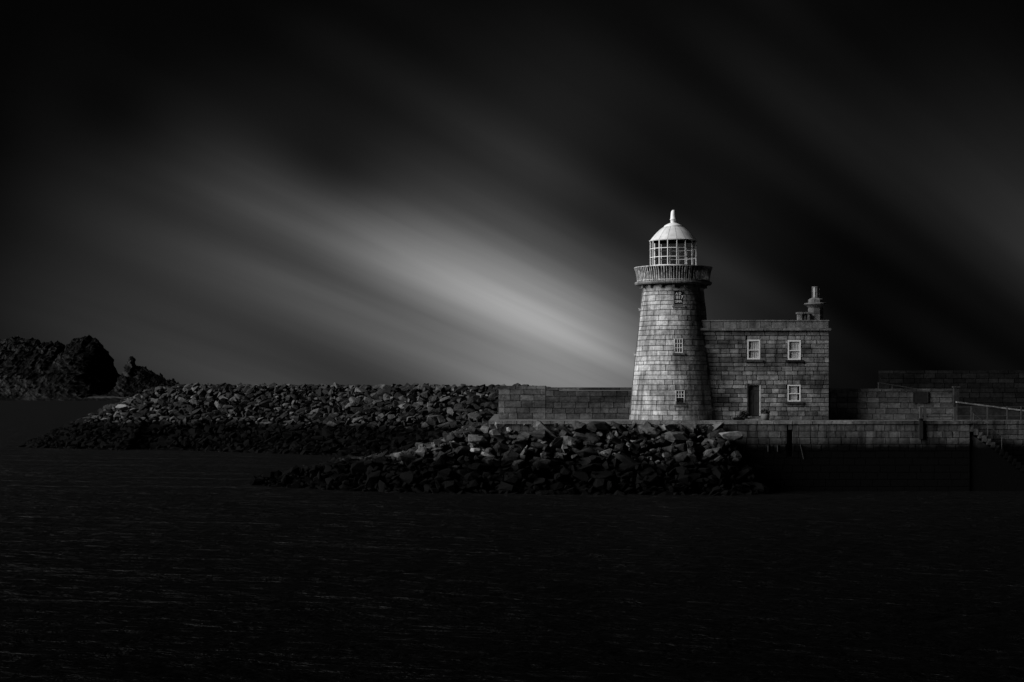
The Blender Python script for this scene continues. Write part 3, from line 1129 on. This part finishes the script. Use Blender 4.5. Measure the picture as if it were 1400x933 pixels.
for n_, (l, r_, t_, b_) in enumerate(TW):
    p, q, z0, z1 = topen[n_]
    a = (p + q) / 2
    rm = rad((z0 + z1) / 2)
    loc, rz = local_frame(a, rm - 0.025, z0)
    wd = 2 * rm * math.sin((q - p) / 2)
    if n_ == 1:
        o = panes_window(tower, 'window', loc, rz, wd, z1 - z0, 3, 3, 0.055, 0.05, M['white'])
    elif n_ == 2:
        o = panes_window(tower, 'window', loc, rz, wd, z1 - z0, 3, 4, 0.045, 0.045, M['white'], lower_dark=True)
        sh = MB()
        for k in range(60):
            x_, z_ = random.uniform(-.26, .26), random.uniform(0.02, 0.40) * random.uniform(.4, 1)
            c_ = Vector((x_, -0.09 + random.uniform(-.03, .03), z_))
            u_ = Vector((random.gauss(0, 1), random.gauss(0, .4), random.gauss(0, 1))).normalized() * 0.06
            v_ = Vector((random.gauss(0, 1), random.gauss(0, .4), random.gauss(0, 1))).normalized() * 0.04
            sh.add([c_ - u_, c_ + v_, c_ + u_, c_ - v_], [(0, 1, 2, 3)])
        sh.box(-0.26, 0.26, -0.14, -0.05, 0.0, 0.14)
        so_ = sh.build('window_box', M['leaf'], o)
    else:
        # a dark plaque with pale lettering set into a stone niche
        o = MB().box(-wd / 2, wd / 2, -0.01, 0.06, 0, z1 - z0).build('plaque', M['plaque'], tower, loc)
        o.rotation_euler = (0, 0, rz)
        f_ = MB()
        hgt = z1 - z0
        f_.box(-wd / 2, -wd / 2 + .05, -0.045, 0.0, 0, hgt).box(-wd / 2 + .05, wd / 2 - .03, -0.045, 0.0, 0, 0.09)
        f_.build('plaque_frame', M['pot'], o)
        for txt, zc, sz, xo in (('A D', 0.69, 0.17, 0.0), ('1817', 0.42, 0.24, 0.0), ('GMA', 0.19, 0.17, 0.0)):
            cu = bpy.data.curves.new('letters', 'FONT')
            cu.body = txt
            cu.size = sz * hgt / 0.9 * 1.25
            cu.align_x = 'CENTER'
            cu.extrude = 0.008
            cu.offset = 0.006
            tmp = bpy.data.objects.new('tmp', cu)
            C.objects.link(tmp)
            dg = bpy.context.evaluated_depsgraph_get()
            tm = bpy.data.meshes.new_from_object(tmp.evaluated_get(dg))
            bpy.data.objects.remove(tmp)
            tm.materials.clear()
            tm.materials.append(M['white'])
            lo = bpy.data.objects.new('lettering', tm)
            lo.rotation_euler = (R(90), 0, 0)
            lo.location = (0.01, -0.022, zc * hgt / 0.91)
            link(lo, o)
    sl = MB().box(-wd / 2 - 0.12, wd / 2 + 0.12, -0.13, 0.06, -0.12, -0.012).build('sill', M['trim'], o)

# small lamp boxes and a conduit up the left flank
cd = MB()
zs = np.linspace(0.3, HS - 0.2, 12)
for za_, zb_ in zip(zs[:-1], zs[1:]):
    (xa, ya), (xb, yb) = dirv(-1.52), dirv(-1.52)
    cd.tube(((rad(za_) + .03) * xa, (rad(za_) + .03) * ya, za_), ((rad(zb_) + .03) * xb, (rad(zb_) + .03) * yb, zb_), 0.025, 6)
cd.build('conduit', M['galv'], tower)
for py in (423.5, 485):
    z_ = tz(py)
    loc, rz = local_frame(-1.5, rad(z_) + 0.06, z_)
    o = MB().box(-.07, .07, -.07, .07, -.06, .06).box(-.1, .1, -.1, .03, .06, .085).build('lamp_box', M['white_old'], tower, loc)
    o.rotation_euler = (0, 0, rz)

# gallery: corbels, slab, railing of flared bars
zd = tz(386.5)                           # deck level
def ring_profile(name, prof, mat, parent, n=64, smooth=False):
    return MB().lathe(prof, n).build(name, mat, parent, smooth=smooth)


for k in range(16):
    a = k * 2 * math.pi / 16
    loc, rz = local_frame(a, rad(HS), 0)
    o = MB().box(-.11, .11, -0.46, 0.1, HS + .10, zd - .19).box(-.10, .10, -0.22, 0.1, HS - .12, HS + .10 - .003).build('corbel', M['trim'], tower, loc)
    o.rotation_euler = (0, 0, rz)
ring_profile('gallery_neck', [(rad(HS) - .02, HS - .02), (rad(HS) - .02, zd - .18)], M['tower'], tower)
slab_n = 16
mbm = []
for k in range(slab_n):                 # the slab is laid as wedge-shaped flags
    a0, a1 = (k + .5) * 2 * math.pi / slab_n, (k + 1.5) * 2 * math.pi / slab_n
    ro = 2.53
    v = []
    for z_, r_ in ((zd - .18, ro - .06), (zd - .09, ro), (zd, ro - .02)):
        for j in range(5):
            a = a0 + .003 + (a1 - a0 - .006) * j / 4
            dx, dy = dirv(a)
            v.append((r_ * dx, r_ * dy, z_))
    for z_ in (zd - .18, zd):
        for j in range(5):
            a = a0 + .003 + (a1 - a0 - .006) * j / 4
            dx, dy = dirv(a)
            v.append((1.3 * dx, 1.3 * dy, z_))
    f = []
    for q in range(2):
        f += [(q * 5 + j, q * 5 + j + 1, q * 5 + 6 + j, q * 5 + 5 + j) for j in range(4)]
    f += [(10 + j, 11 + j, 21 + j, 20 + j) for j in range(4)] + [(j + 1, j, 15 + j, 16 + j) for j in range(4)]
    f += [(0, 5, 10, 20, 15), (4, 19, 24, 14, 9)]
    mesh_obj('gallery_slab', v, f, M['trim'], tower)
zr = tz(367.2)
rail = ring_profile('handrail', [(2.50, zr), (2.56, zr), (2.56, zr + .05), (2.50, zr + .05), (2.50, zr)], M['rail_paint'], tower, 96)
ring_profile('foot_rail', [(2.33, zd + .06), (2.38, zd + .06), (2.38, zd + .10), (2.33, zd + .10), (2.33, zd + .06)], M['rail_paint'], tower, 96)
NB = 92
bar = MB()
prof = [(2.35, 0.0), (2.37, 0.18), (2.395, 0.42), (2.44, 0.66), (2.525, zr - zd)]
bv = []
hw = 0.021
for r_, z_ in prof:
    bv += [(-hw, -r_ - hw, z_), (hw, -r_ - hw, z_), (hw, -r_ + hw, z_), (-hw, -r_ + hw, z_)]
bf = [(k * 4 + j, k * 4 + (j + 1) % 4, k * 4 + 4 + (j + 1) % 4, k * 4 + 4 + j) for k in range(len(prof) - 1) for j in range(4)]
bar_me = bpy.data.meshes.new('railing_bar')
bar_me.from_pydata(bv, [], bf)
bar_me.materials.append(M['rail_paint'])
for k in range(NB):
    o = bpy.data.objects.new('railing_bar', bar_me)
    o.location = (0, 0, zd)
    o.rotation_euler = (random.uniform(-.008, .008), random.uniform(-.012, .012), k * 2 * math.pi / NB + random.uniform(-.013, .013))
    link(o, tower)

# lantern
ZL0, ZL1 = tz(365.2), tz(330)
RL = 31.6 * K
mur = ring_profile('lantern_base', [(RL - .03, zd), (RL - .03, ZL0 - .02)], M['pot'], tower, 48)  # white-painted base; grey colour puts in the shade behind the railing bars
dloc, drz = local_frame(-0.19, RL - .015, zd)
ad = MB()
pts = [(-.31, 0), (.31, 0), (.31, .52)] + [(.31 * math.cos(t), .52 + .28 * math.sin(t)) for t in np.linspace(0.2, math.pi - .2, 8)] + [(-.31, .52)]
tri_prism(ad, pts, -0.05, 0.12)
o = ad.build('gallery_door', M['iron'], tower, dloc)
o.rotation_euler = (0, 0, drz)
lan = ring_profile('lantern', [(RL + .05, ZL0 - .02), (RL + .05, ZL0 + .07), (RL - .06, ZL0 + .07), (RL - .06, ZL0 - .02)], M['white'], tower, 64)
ring_profile('lantern_floor', [(RL - .07, ZL0 - .01), (RL - .07, ZL0 + .03)], M['pot'], tower, 32)
NM = 16
off = R(8.5)
rowz = [ZL0 + .07, tz(352.8), tz(341), ZL1]
for k in range(NM):
    a = off + k * 2 * math.pi / NM
    dx, dy = dirv(a)
    loc, rz = local_frame(a, RL, ZL0 + .07)
    o = MB().box(-.024, .024, -.03, .03, 0, ZL1 - ZL0 - .07).build('mullion', M['white'], lan, loc)
    o.rotation_euler = (0, 0, rz)
    a2 = off + (k + 1) * 2 * math.pi / NM
    p0, p1 = Vector((*[RL * q for q in dirv(a)], 0)), Vector((*[RL * q for q in dirv(a2)], 0))
    mid, ang = (p0 + p1) / 2, (a + a2) / 2 - FACE
    hw_ = (p1 - p0).length / 2
    for j in range(3):
        o = MB().box(-hw_ + .03, hw_ - .03, -.003, .003, rowz[j], rowz[j + 1]).build('pane', M['glass'], lan, (mid.x, mid.y, 0))
        o.rotation_euler = (0, 0, ang)
    for j in (1, 2):
        o = MB().box(-hw_ + .032, hw_ - .032, -.025, .025, rowz[j] - .018, rowz[j] + .018).build('glazing_bar', M['white'], lan, (mid.x, mid.y, 0))
        o.rotation_euler = (0, 0, ang)
ring_profile('lantern_head', [(RL + .04, ZL1 - .03), (RL + .07, ZL1 + .03), (RL - .06, ZL1 + .03), (RL - .06, ZL1 - .03), (RL + .04, ZL1 - .03)], M['white'], lan, 64)
# dome of sixteen plates
DP = [(330.2, 32.6), (327, 30.3), (323, 27.0), (319, 23.4), (315, 19.2), (312, 15.4), (310.5, 12.8)]
dome = ring_profile('dome', [((r_ * K) - .035, tz(p_)) for p_, r_ in DP], M['white_old'], tower, 48)
for k in range(NM):
    a0, a1 = off + k * 2 * math.pi / NM, off + (k + 1) * 2 * math.pi / NM
    v = []
    nj = 5
    for p_, r_ in DP:
        for j in range(nj):
            rr_ = r_ * K
            ga = 0.010 / max(rr_, .3)
            a = a0 + ga + (a1 - a0 - 2 * ga) * j / (nj - 1)
            dx, dy = dirv(a)
            v.append((rr_ * dx, rr_ * dy, tz(p_)))
    f = [(q * nj + j, q * nj + j + 1, (q + 1) * nj + j + 1, (q + 1) * nj + j) for q in range(len(DP) - 1) for j in range(nj - 1)]
    mesh_obj('dome_plate', v, f, M['dome'], dome, smooth=True)
ring_profile('dome_cap', [(r_ * K, tz(p_)) for p_, r_ in ((310.8, 13.4), (309, 12.2), (307.5, 9.8), (306, 6.6), (305, 4.2))], M['white'], dome, 32, True)
ring_profile('finial', [(r_ * K, tz(p_)) for p_, r_ in ((305.6, 3.5), (303.5, 3.7), (301.2, 3.8), (301, 4.5), (299.6, 4.4), (299.2, 3.9), (295, 3.6), (291, 3.2), (289, 2.7), (287.8, 1.6), (287.3, .5))], M['white'], dome, 24, True)

# ------------------------------------------------------------------ house
HY = 114.55
hx0, hx1 = X(952, HY), X(1133.3, HY)
hz0, hz1 = QZ, Z(452.3, HY)
HT = Z(437.8, HY)
HDEP = 6.2
house = thing('cottage', 'two-storey granite keeper house with flat parapet joined to the lighthouse', 'house', ((hx0 + hx1) / 2, HY, QZ))
ox = (hx0 + hx1) / 2
BTK = 0.30
MB().box(hx0 - .3 - ox, hx1 - .26 - ox, BTK, HDEP - .25, 0, HT - .3 - QZ).build('core', M['mortar'], house)
lx = lambda px: X(px, HY) - ox
lz = lambda py: Z(py, HY) - QZ
WINS = [(1021.6, 1039.4, 464.3, 491.8), (1077, 1095, 465, 492.4), (1076.8, 1094.6, 526.2, 549.3)]
DOOR = (1022, 1040.2, 525.5, 568.8)
opn = [(lx(l), lx(r_), lz(b_), lz(t_)) for l, r_, t_, b_ in WINS + [DOOR]]
step_o = (lx(1018), lx(1041), 0.0, lz(568.8))
hb = courses(hx0 - ox, hx1 - ox, 0, hz1 - QZ, 20, 0.42, 0.92, opn, 0.038, 0.14)
hb.sort(key=lambda q: -(q[1] - q[0]) * (q[3] - q[2]))
hm = MB()
for i, (u0, u1, v0, v1) in enumerate(hb):
    if i < 300:
        block('stone', M['house'], house, ((u0 + u1) / 2, BTK / 2 + random.uniform(-.012, .012), (v0 + v1) / 2), (u1 - u0, BTK, v1 - v0))
    else:
        hm.box(u0, u1, 0.0, BTK, v0, v1)
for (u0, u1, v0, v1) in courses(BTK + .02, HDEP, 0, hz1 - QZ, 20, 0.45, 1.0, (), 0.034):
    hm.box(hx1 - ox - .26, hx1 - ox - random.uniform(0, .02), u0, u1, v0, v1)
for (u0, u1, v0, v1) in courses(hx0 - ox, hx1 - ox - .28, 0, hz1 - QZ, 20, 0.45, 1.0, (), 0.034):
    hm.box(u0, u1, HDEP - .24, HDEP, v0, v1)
tag(hm.build('other_stones', M['house_mass'], house, tone=True), kind='stuff')
# cornice and parapet
x = lx(953)
xe = hx1 - ox + 0.13
while x < xe - .05:
    e = min(xe, x + random.uniform(0.7, 1.3))
    if xe - e < .4:
        e = xe
    block('cornice_stone', M['trim'], house, ((x + e) / 2, .18, (lz(449) + lz(452.3)) / 2), (e - x - .014, .70, lz(449) - lz(452.3) - .004))
    x = e
x = lx(954)
xe = hx1 - ox - .02
while x < xe - .05:
    e = min(xe, x + random.uniform(0.6, 1.1))
    if xe - e < .4:
        e = xe
    block('parapet_stone', M['trim'], house, ((x + e) / 2, .22, (lz(439.4) + lz(449)) / 2), (e - x - .03, .42, lz(439.4) - lz(449) - .004))
    x = e
MB().box(lx(953.5), xe + .03, -.03, .47, lz(439.4) + .002, lz(437.8)).build('parapet_capping', M['trim'], house)
sd = MB()
sd.box(xe - .4, xe, .45, HDEP, lz(449), lz(439)).box(lx(954), xe - .42, HDEP - .4, HDEP - .02, lz(449), lz(439)).box(lx(954), lx(954) + .4, .45, HDEP - .42, lz(449), lz(439))
sd.build('rear_parapet', M['trim'], house)
MB().box(lx(954) + .02, xe - .02, .45, HDEP - .05, lz(451), lz(449.6)).build('roof', M['pave'], house)


def folds(w_, h_, n, amp):
    v = []
    m_ = n * 8
    for i in range(m_ + 1):
        x_ = -w_ / 2 + w_ * i / m_
        y_ = amp * math.sin(i / 8 * 2 * math.pi + 0.6 * math.sin(i * .37)) + amp * .4 * math.sin(i * .9)
        v += [(x_, y_, 0), (x_, y_ * .8, h_)]
    return v, [(2 * i, 2 * i + 2, 2 * i + 3, 2 * i + 1) for i in range(m_)]


for n_, (l, r_, t_, b_) in enumerate(WINS):
    u0, u1, v0, v1 = opn[n_]
    wd, hg = u1 - u0 - .01, v1 - v0 - .01
    fr_ = 0.085 if n_ < 2 else 0.065
    f_ = MB()
    f_.box(-wd / 2, -wd / 2 + fr_, -.03, .06, 0, hg).box(wd / 2 - fr_, wd / 2, -.03, .06, 0, hg)
    f_.box(-wd / 2 + fr_, wd / 2 - fr_, -.03, .06, 0, fr_ * 1.1).box(-wd / 2 + fr_, wd / 2 - fr_, -.03, .06, hg - fr_ * 1.25, hg)
    o = f_.build('window', M['white'], house, ((u0 + u1) / 2, 0.02, v0 + .005))
    MB().box(-wd / 2 + fr_, wd / 2 - fr_, -.02, .04, hg * .47 - .03, hg * .47 + .03).build('meeting_rail', M['white'], o)
    MB().box(-wd / 2 + fr_, wd / 2 - fr_, .0, .006, hg * .47 + .03, hg - fr_ * 1.25).build('pane', M['glass'], o)
    MB().box(-wd / 2 + fr_, wd / 2 - fr_, .028, .034, fr_ * 1.1, hg * .47 - .03).build('pane', M['glass'], o)
    cw = wd - 2 * fr_
    v, f = folds(cw * (.96 if n_ < 2 else .8), hg - fr_ * 1.3, 5, .016)
    mesh_obj('curtain', v, f, M['curtain'], o, (0 if n_ < 2 else -.05, .07, .01), smooth=True)
    MB().box(-wd / 2, wd / 2, .16, .2, 0, hg).build('room_lining', M['dark_room'], o)
    MB().box(-wd / 2 - .16, wd / 2 + .16, -.17, .02, -.15, -.012).build('sill', M['dark_wall'], o)

u0, u1, v0, v1 = opn[3]
dr = MB().box(u0 + .06, u1 - .06, .215, .26, v0 + .02, v1 - .42)
do = dr.build('door', M['door'], house)
for (a, b, c_, d_) in ((.08, .46, .15, .75), (.08, .46, .85, 1.40)):
    for s_ in (0, 1):
        w2 = (u1 - u0 - .12) / 2
        x0_ = u0 + .06 + s_ * w2
        MB().box(x0_ + .06, x0_ + w2 - .05, .19, .2145, v0 + .02 + c_, v0 + .02 + d_ - .03).build('panel', M['door'], do)
MB().tube((u1 - .16, .215, v0 + .92), (u1 - .16, .15, v0 + .92), .03).build('handle', M['galv'], do)
MB().box(u0 + .06, u1 - .06, .20, .26, v1 - .42, v1 - .36).build('transom', M['door'], house)
MB().box(u0 + .06, u1 - .06, .23, .235, v1 - .36, v1 - .06).build('fanlight', M['glass'], house)
df = MB().box(u0 + .004, u0 + .06, .10, .28, v0, v1 - .06).box(u1 - .06, u1 - .004, .02, .28, v0, v1 - .06).box(u0 + .004, u1 - .004, .10, .28, v1 - .06, v1 - .004)
df.build('door_frame', M['white_old'], house)
MB().box(u0 - .12, u1 + .08, -.42, .29, 0.004, .16).build('doorstep', M['trim'], house)
MB().box(u0 - .25, u1 + .18, -.72, -.425, 0.004, .085).build('doorstep', M['trim'], house)

# chimney stacks on the roof
CY = 117.4
cx = X(1115.2, CY)
kk = CY / F
ch = thing('chimney_stack', 'octagonal stone chimney with moulded cap and ornate pot on the house roof', 'chimney', (cx, CY, Z(450, CY)))
czz = lambda py: Z(py, CY) - Z(450, CY)
MB().lathe([(10.4 * kk, czz(449.5)), (10.4 * kk, czz(430.2))], 8, R(22.5)).build('shaft', M['house'], ch)
MB().lathe([(10.4 * kk, czz(430)), (10.4 * kk, czz(421))], 8, R(22.5)).build('shaft', M['house'], ch)
MB().lathe([(10.4 * kk, czz(420.8)), (11.5 * kk, czz(419.5)), (13.5 * kk, czz(418)), (15.8 * kk, czz(416.6)), (15.8 * kk, czz(415)), (11 * kk, czz(414.2))], 24).build('cap', M['trim'], ch)
MB().lathe([(10.4 * kk, czz(414.4)), (10.4 * kk, czz(410)), (8.4 * kk, czz(408.6)), (6 * kk, czz(407.8))], 8, R(22.5)).build('cap_block', M['trim'], ch)
MB().lathe([(4.6 * kk, czz(408.5)), (4.3 * kk, czz(403)), (4.3 * kk, czz(400)), (5.1 * kk, czz(399.5)), (5.1 * kk, czz(398.6)), (4.5 * kk, czz(398)), (4.7 * kk, czz(394)), (5.3 * kk, czz(393.4)), (5.3 * kk, czz(392.2)), (4.0 * kk, czz(392.2)), (3.8 * kk, czz(399))], 16, cap=False).build('chimney_pot', M['pot'], ch)
for k in range(8):
    a = k * math.pi / 4 + .2
    MB().box(-.03, .03, -.02, .02, czz(407), czz(393.5)).build('pot_rib', M['white_old'] if k % 2 else M['pot'], ch, (4.8 * kk * math.sin(a), -4.8 * kk * math.cos(a), 0)).rotation_euler = (0, 0, a)
CY2 = 116.9
lc = thing('low_chimney', 'low slab-topped chimney on two piers left of the tall chimney', 'chimney', (X(1098, CY2), CY2, Z(450, CY2)))
q2 = lambda px: X(px, CY2) - X(1098, CY2)
z2 = lambda py: Z(py, CY2) - Z(450, CY2)
MB().box(q2(1089), q2(1096.5), -.3, .3, z2(429.8), z2(427.2)).build('slab', M['trim'], lc)
MB().box(q2(1096.9), q2(1107), -.27, .3, z2(429.2), z2(427)).build('slab', M['house'], lc)
MB().box(q2(1090.3), q2(1095.8), -.24, .24, 0, z2(430)).build('pier', M['house'], lc)
MB().box(q2(1103.5), q2(1106), -.22, .22, 0, z2(429.4)).build('pier', M['house'], lc)
MB().lathe([(3.1 * kk, 0), (3.1 * kk, z2(434)), (2.8 * kk, z2(431.5)), (1.6 * kk, z2(430))], 16).build('pot', M['pot'], lc, (q2(1100), 0, 0))


# ------------------------------------------------------------------ plants by the door
def bush(parent, cx_, cy_, cz_, rx, ry, rz_, n, mat, name='foliage'):
    b_ = MB()
    for _ in range(n):
        d_ = Vector((random.gauss(0, 1), random.gauss(0, 1), random.gauss(0, 1))).normalized() * random.random() ** .4
        c_ = Vector((cx_ + d_.x * rx, cy_ + d_.y * ry, max(0.02, cz_ + d_.z * rz_)))
        u_ = Vector((random.gauss(0, 1), random.gauss(0, 1), random.gauss(0, 1))).normalized() * random.uniform(.05, .10)
        v_ = u_.orthogonal().normalized() * random.uniform(.025, .05)
        b_.add([c_ - u_, c_ + v_, c_ + u_, c_ - v_], [(0, 1, 2, 3)])
    return b_.build(name, mat, parent)


PY = HY - 0.75
pl = thing('potted_plant', 'grey round planter with dark bushy plant right of the house door', 'planter', (X(1046.3, PY), PY, QZ))
MB().lathe([(.22, 0), (.27, .2), (.29, .36), (.27, .42), (.22, .42)], 20).build('pot', M['pot'], pl, smooth=True)
bush(pl, 0, 0, .52, .30, .26, .20, 420, M['leaf'])
sh = thing('low_shrub', 'dark low shrub growing on the quay left of the house door', 'shrub', (X(1014, HY), HY - 0.45, QZ))
bush(sh, 0.06, 0, .26, .30, .24, .30, 520, M['leaf'])
bush(sh, -.38, 0, .10, .30, .2, .13, 200, M['leaf'], 'low_foliage')
mbs = MB()
for k in range(6):
    mbs.tube((0, 0, 0), (random.uniform(-.25, .25), random.uniform(-.15, .15), random.uniform(.25, .45)), .018, 5, .006)
mbs.build('stems', M['door'], sh)
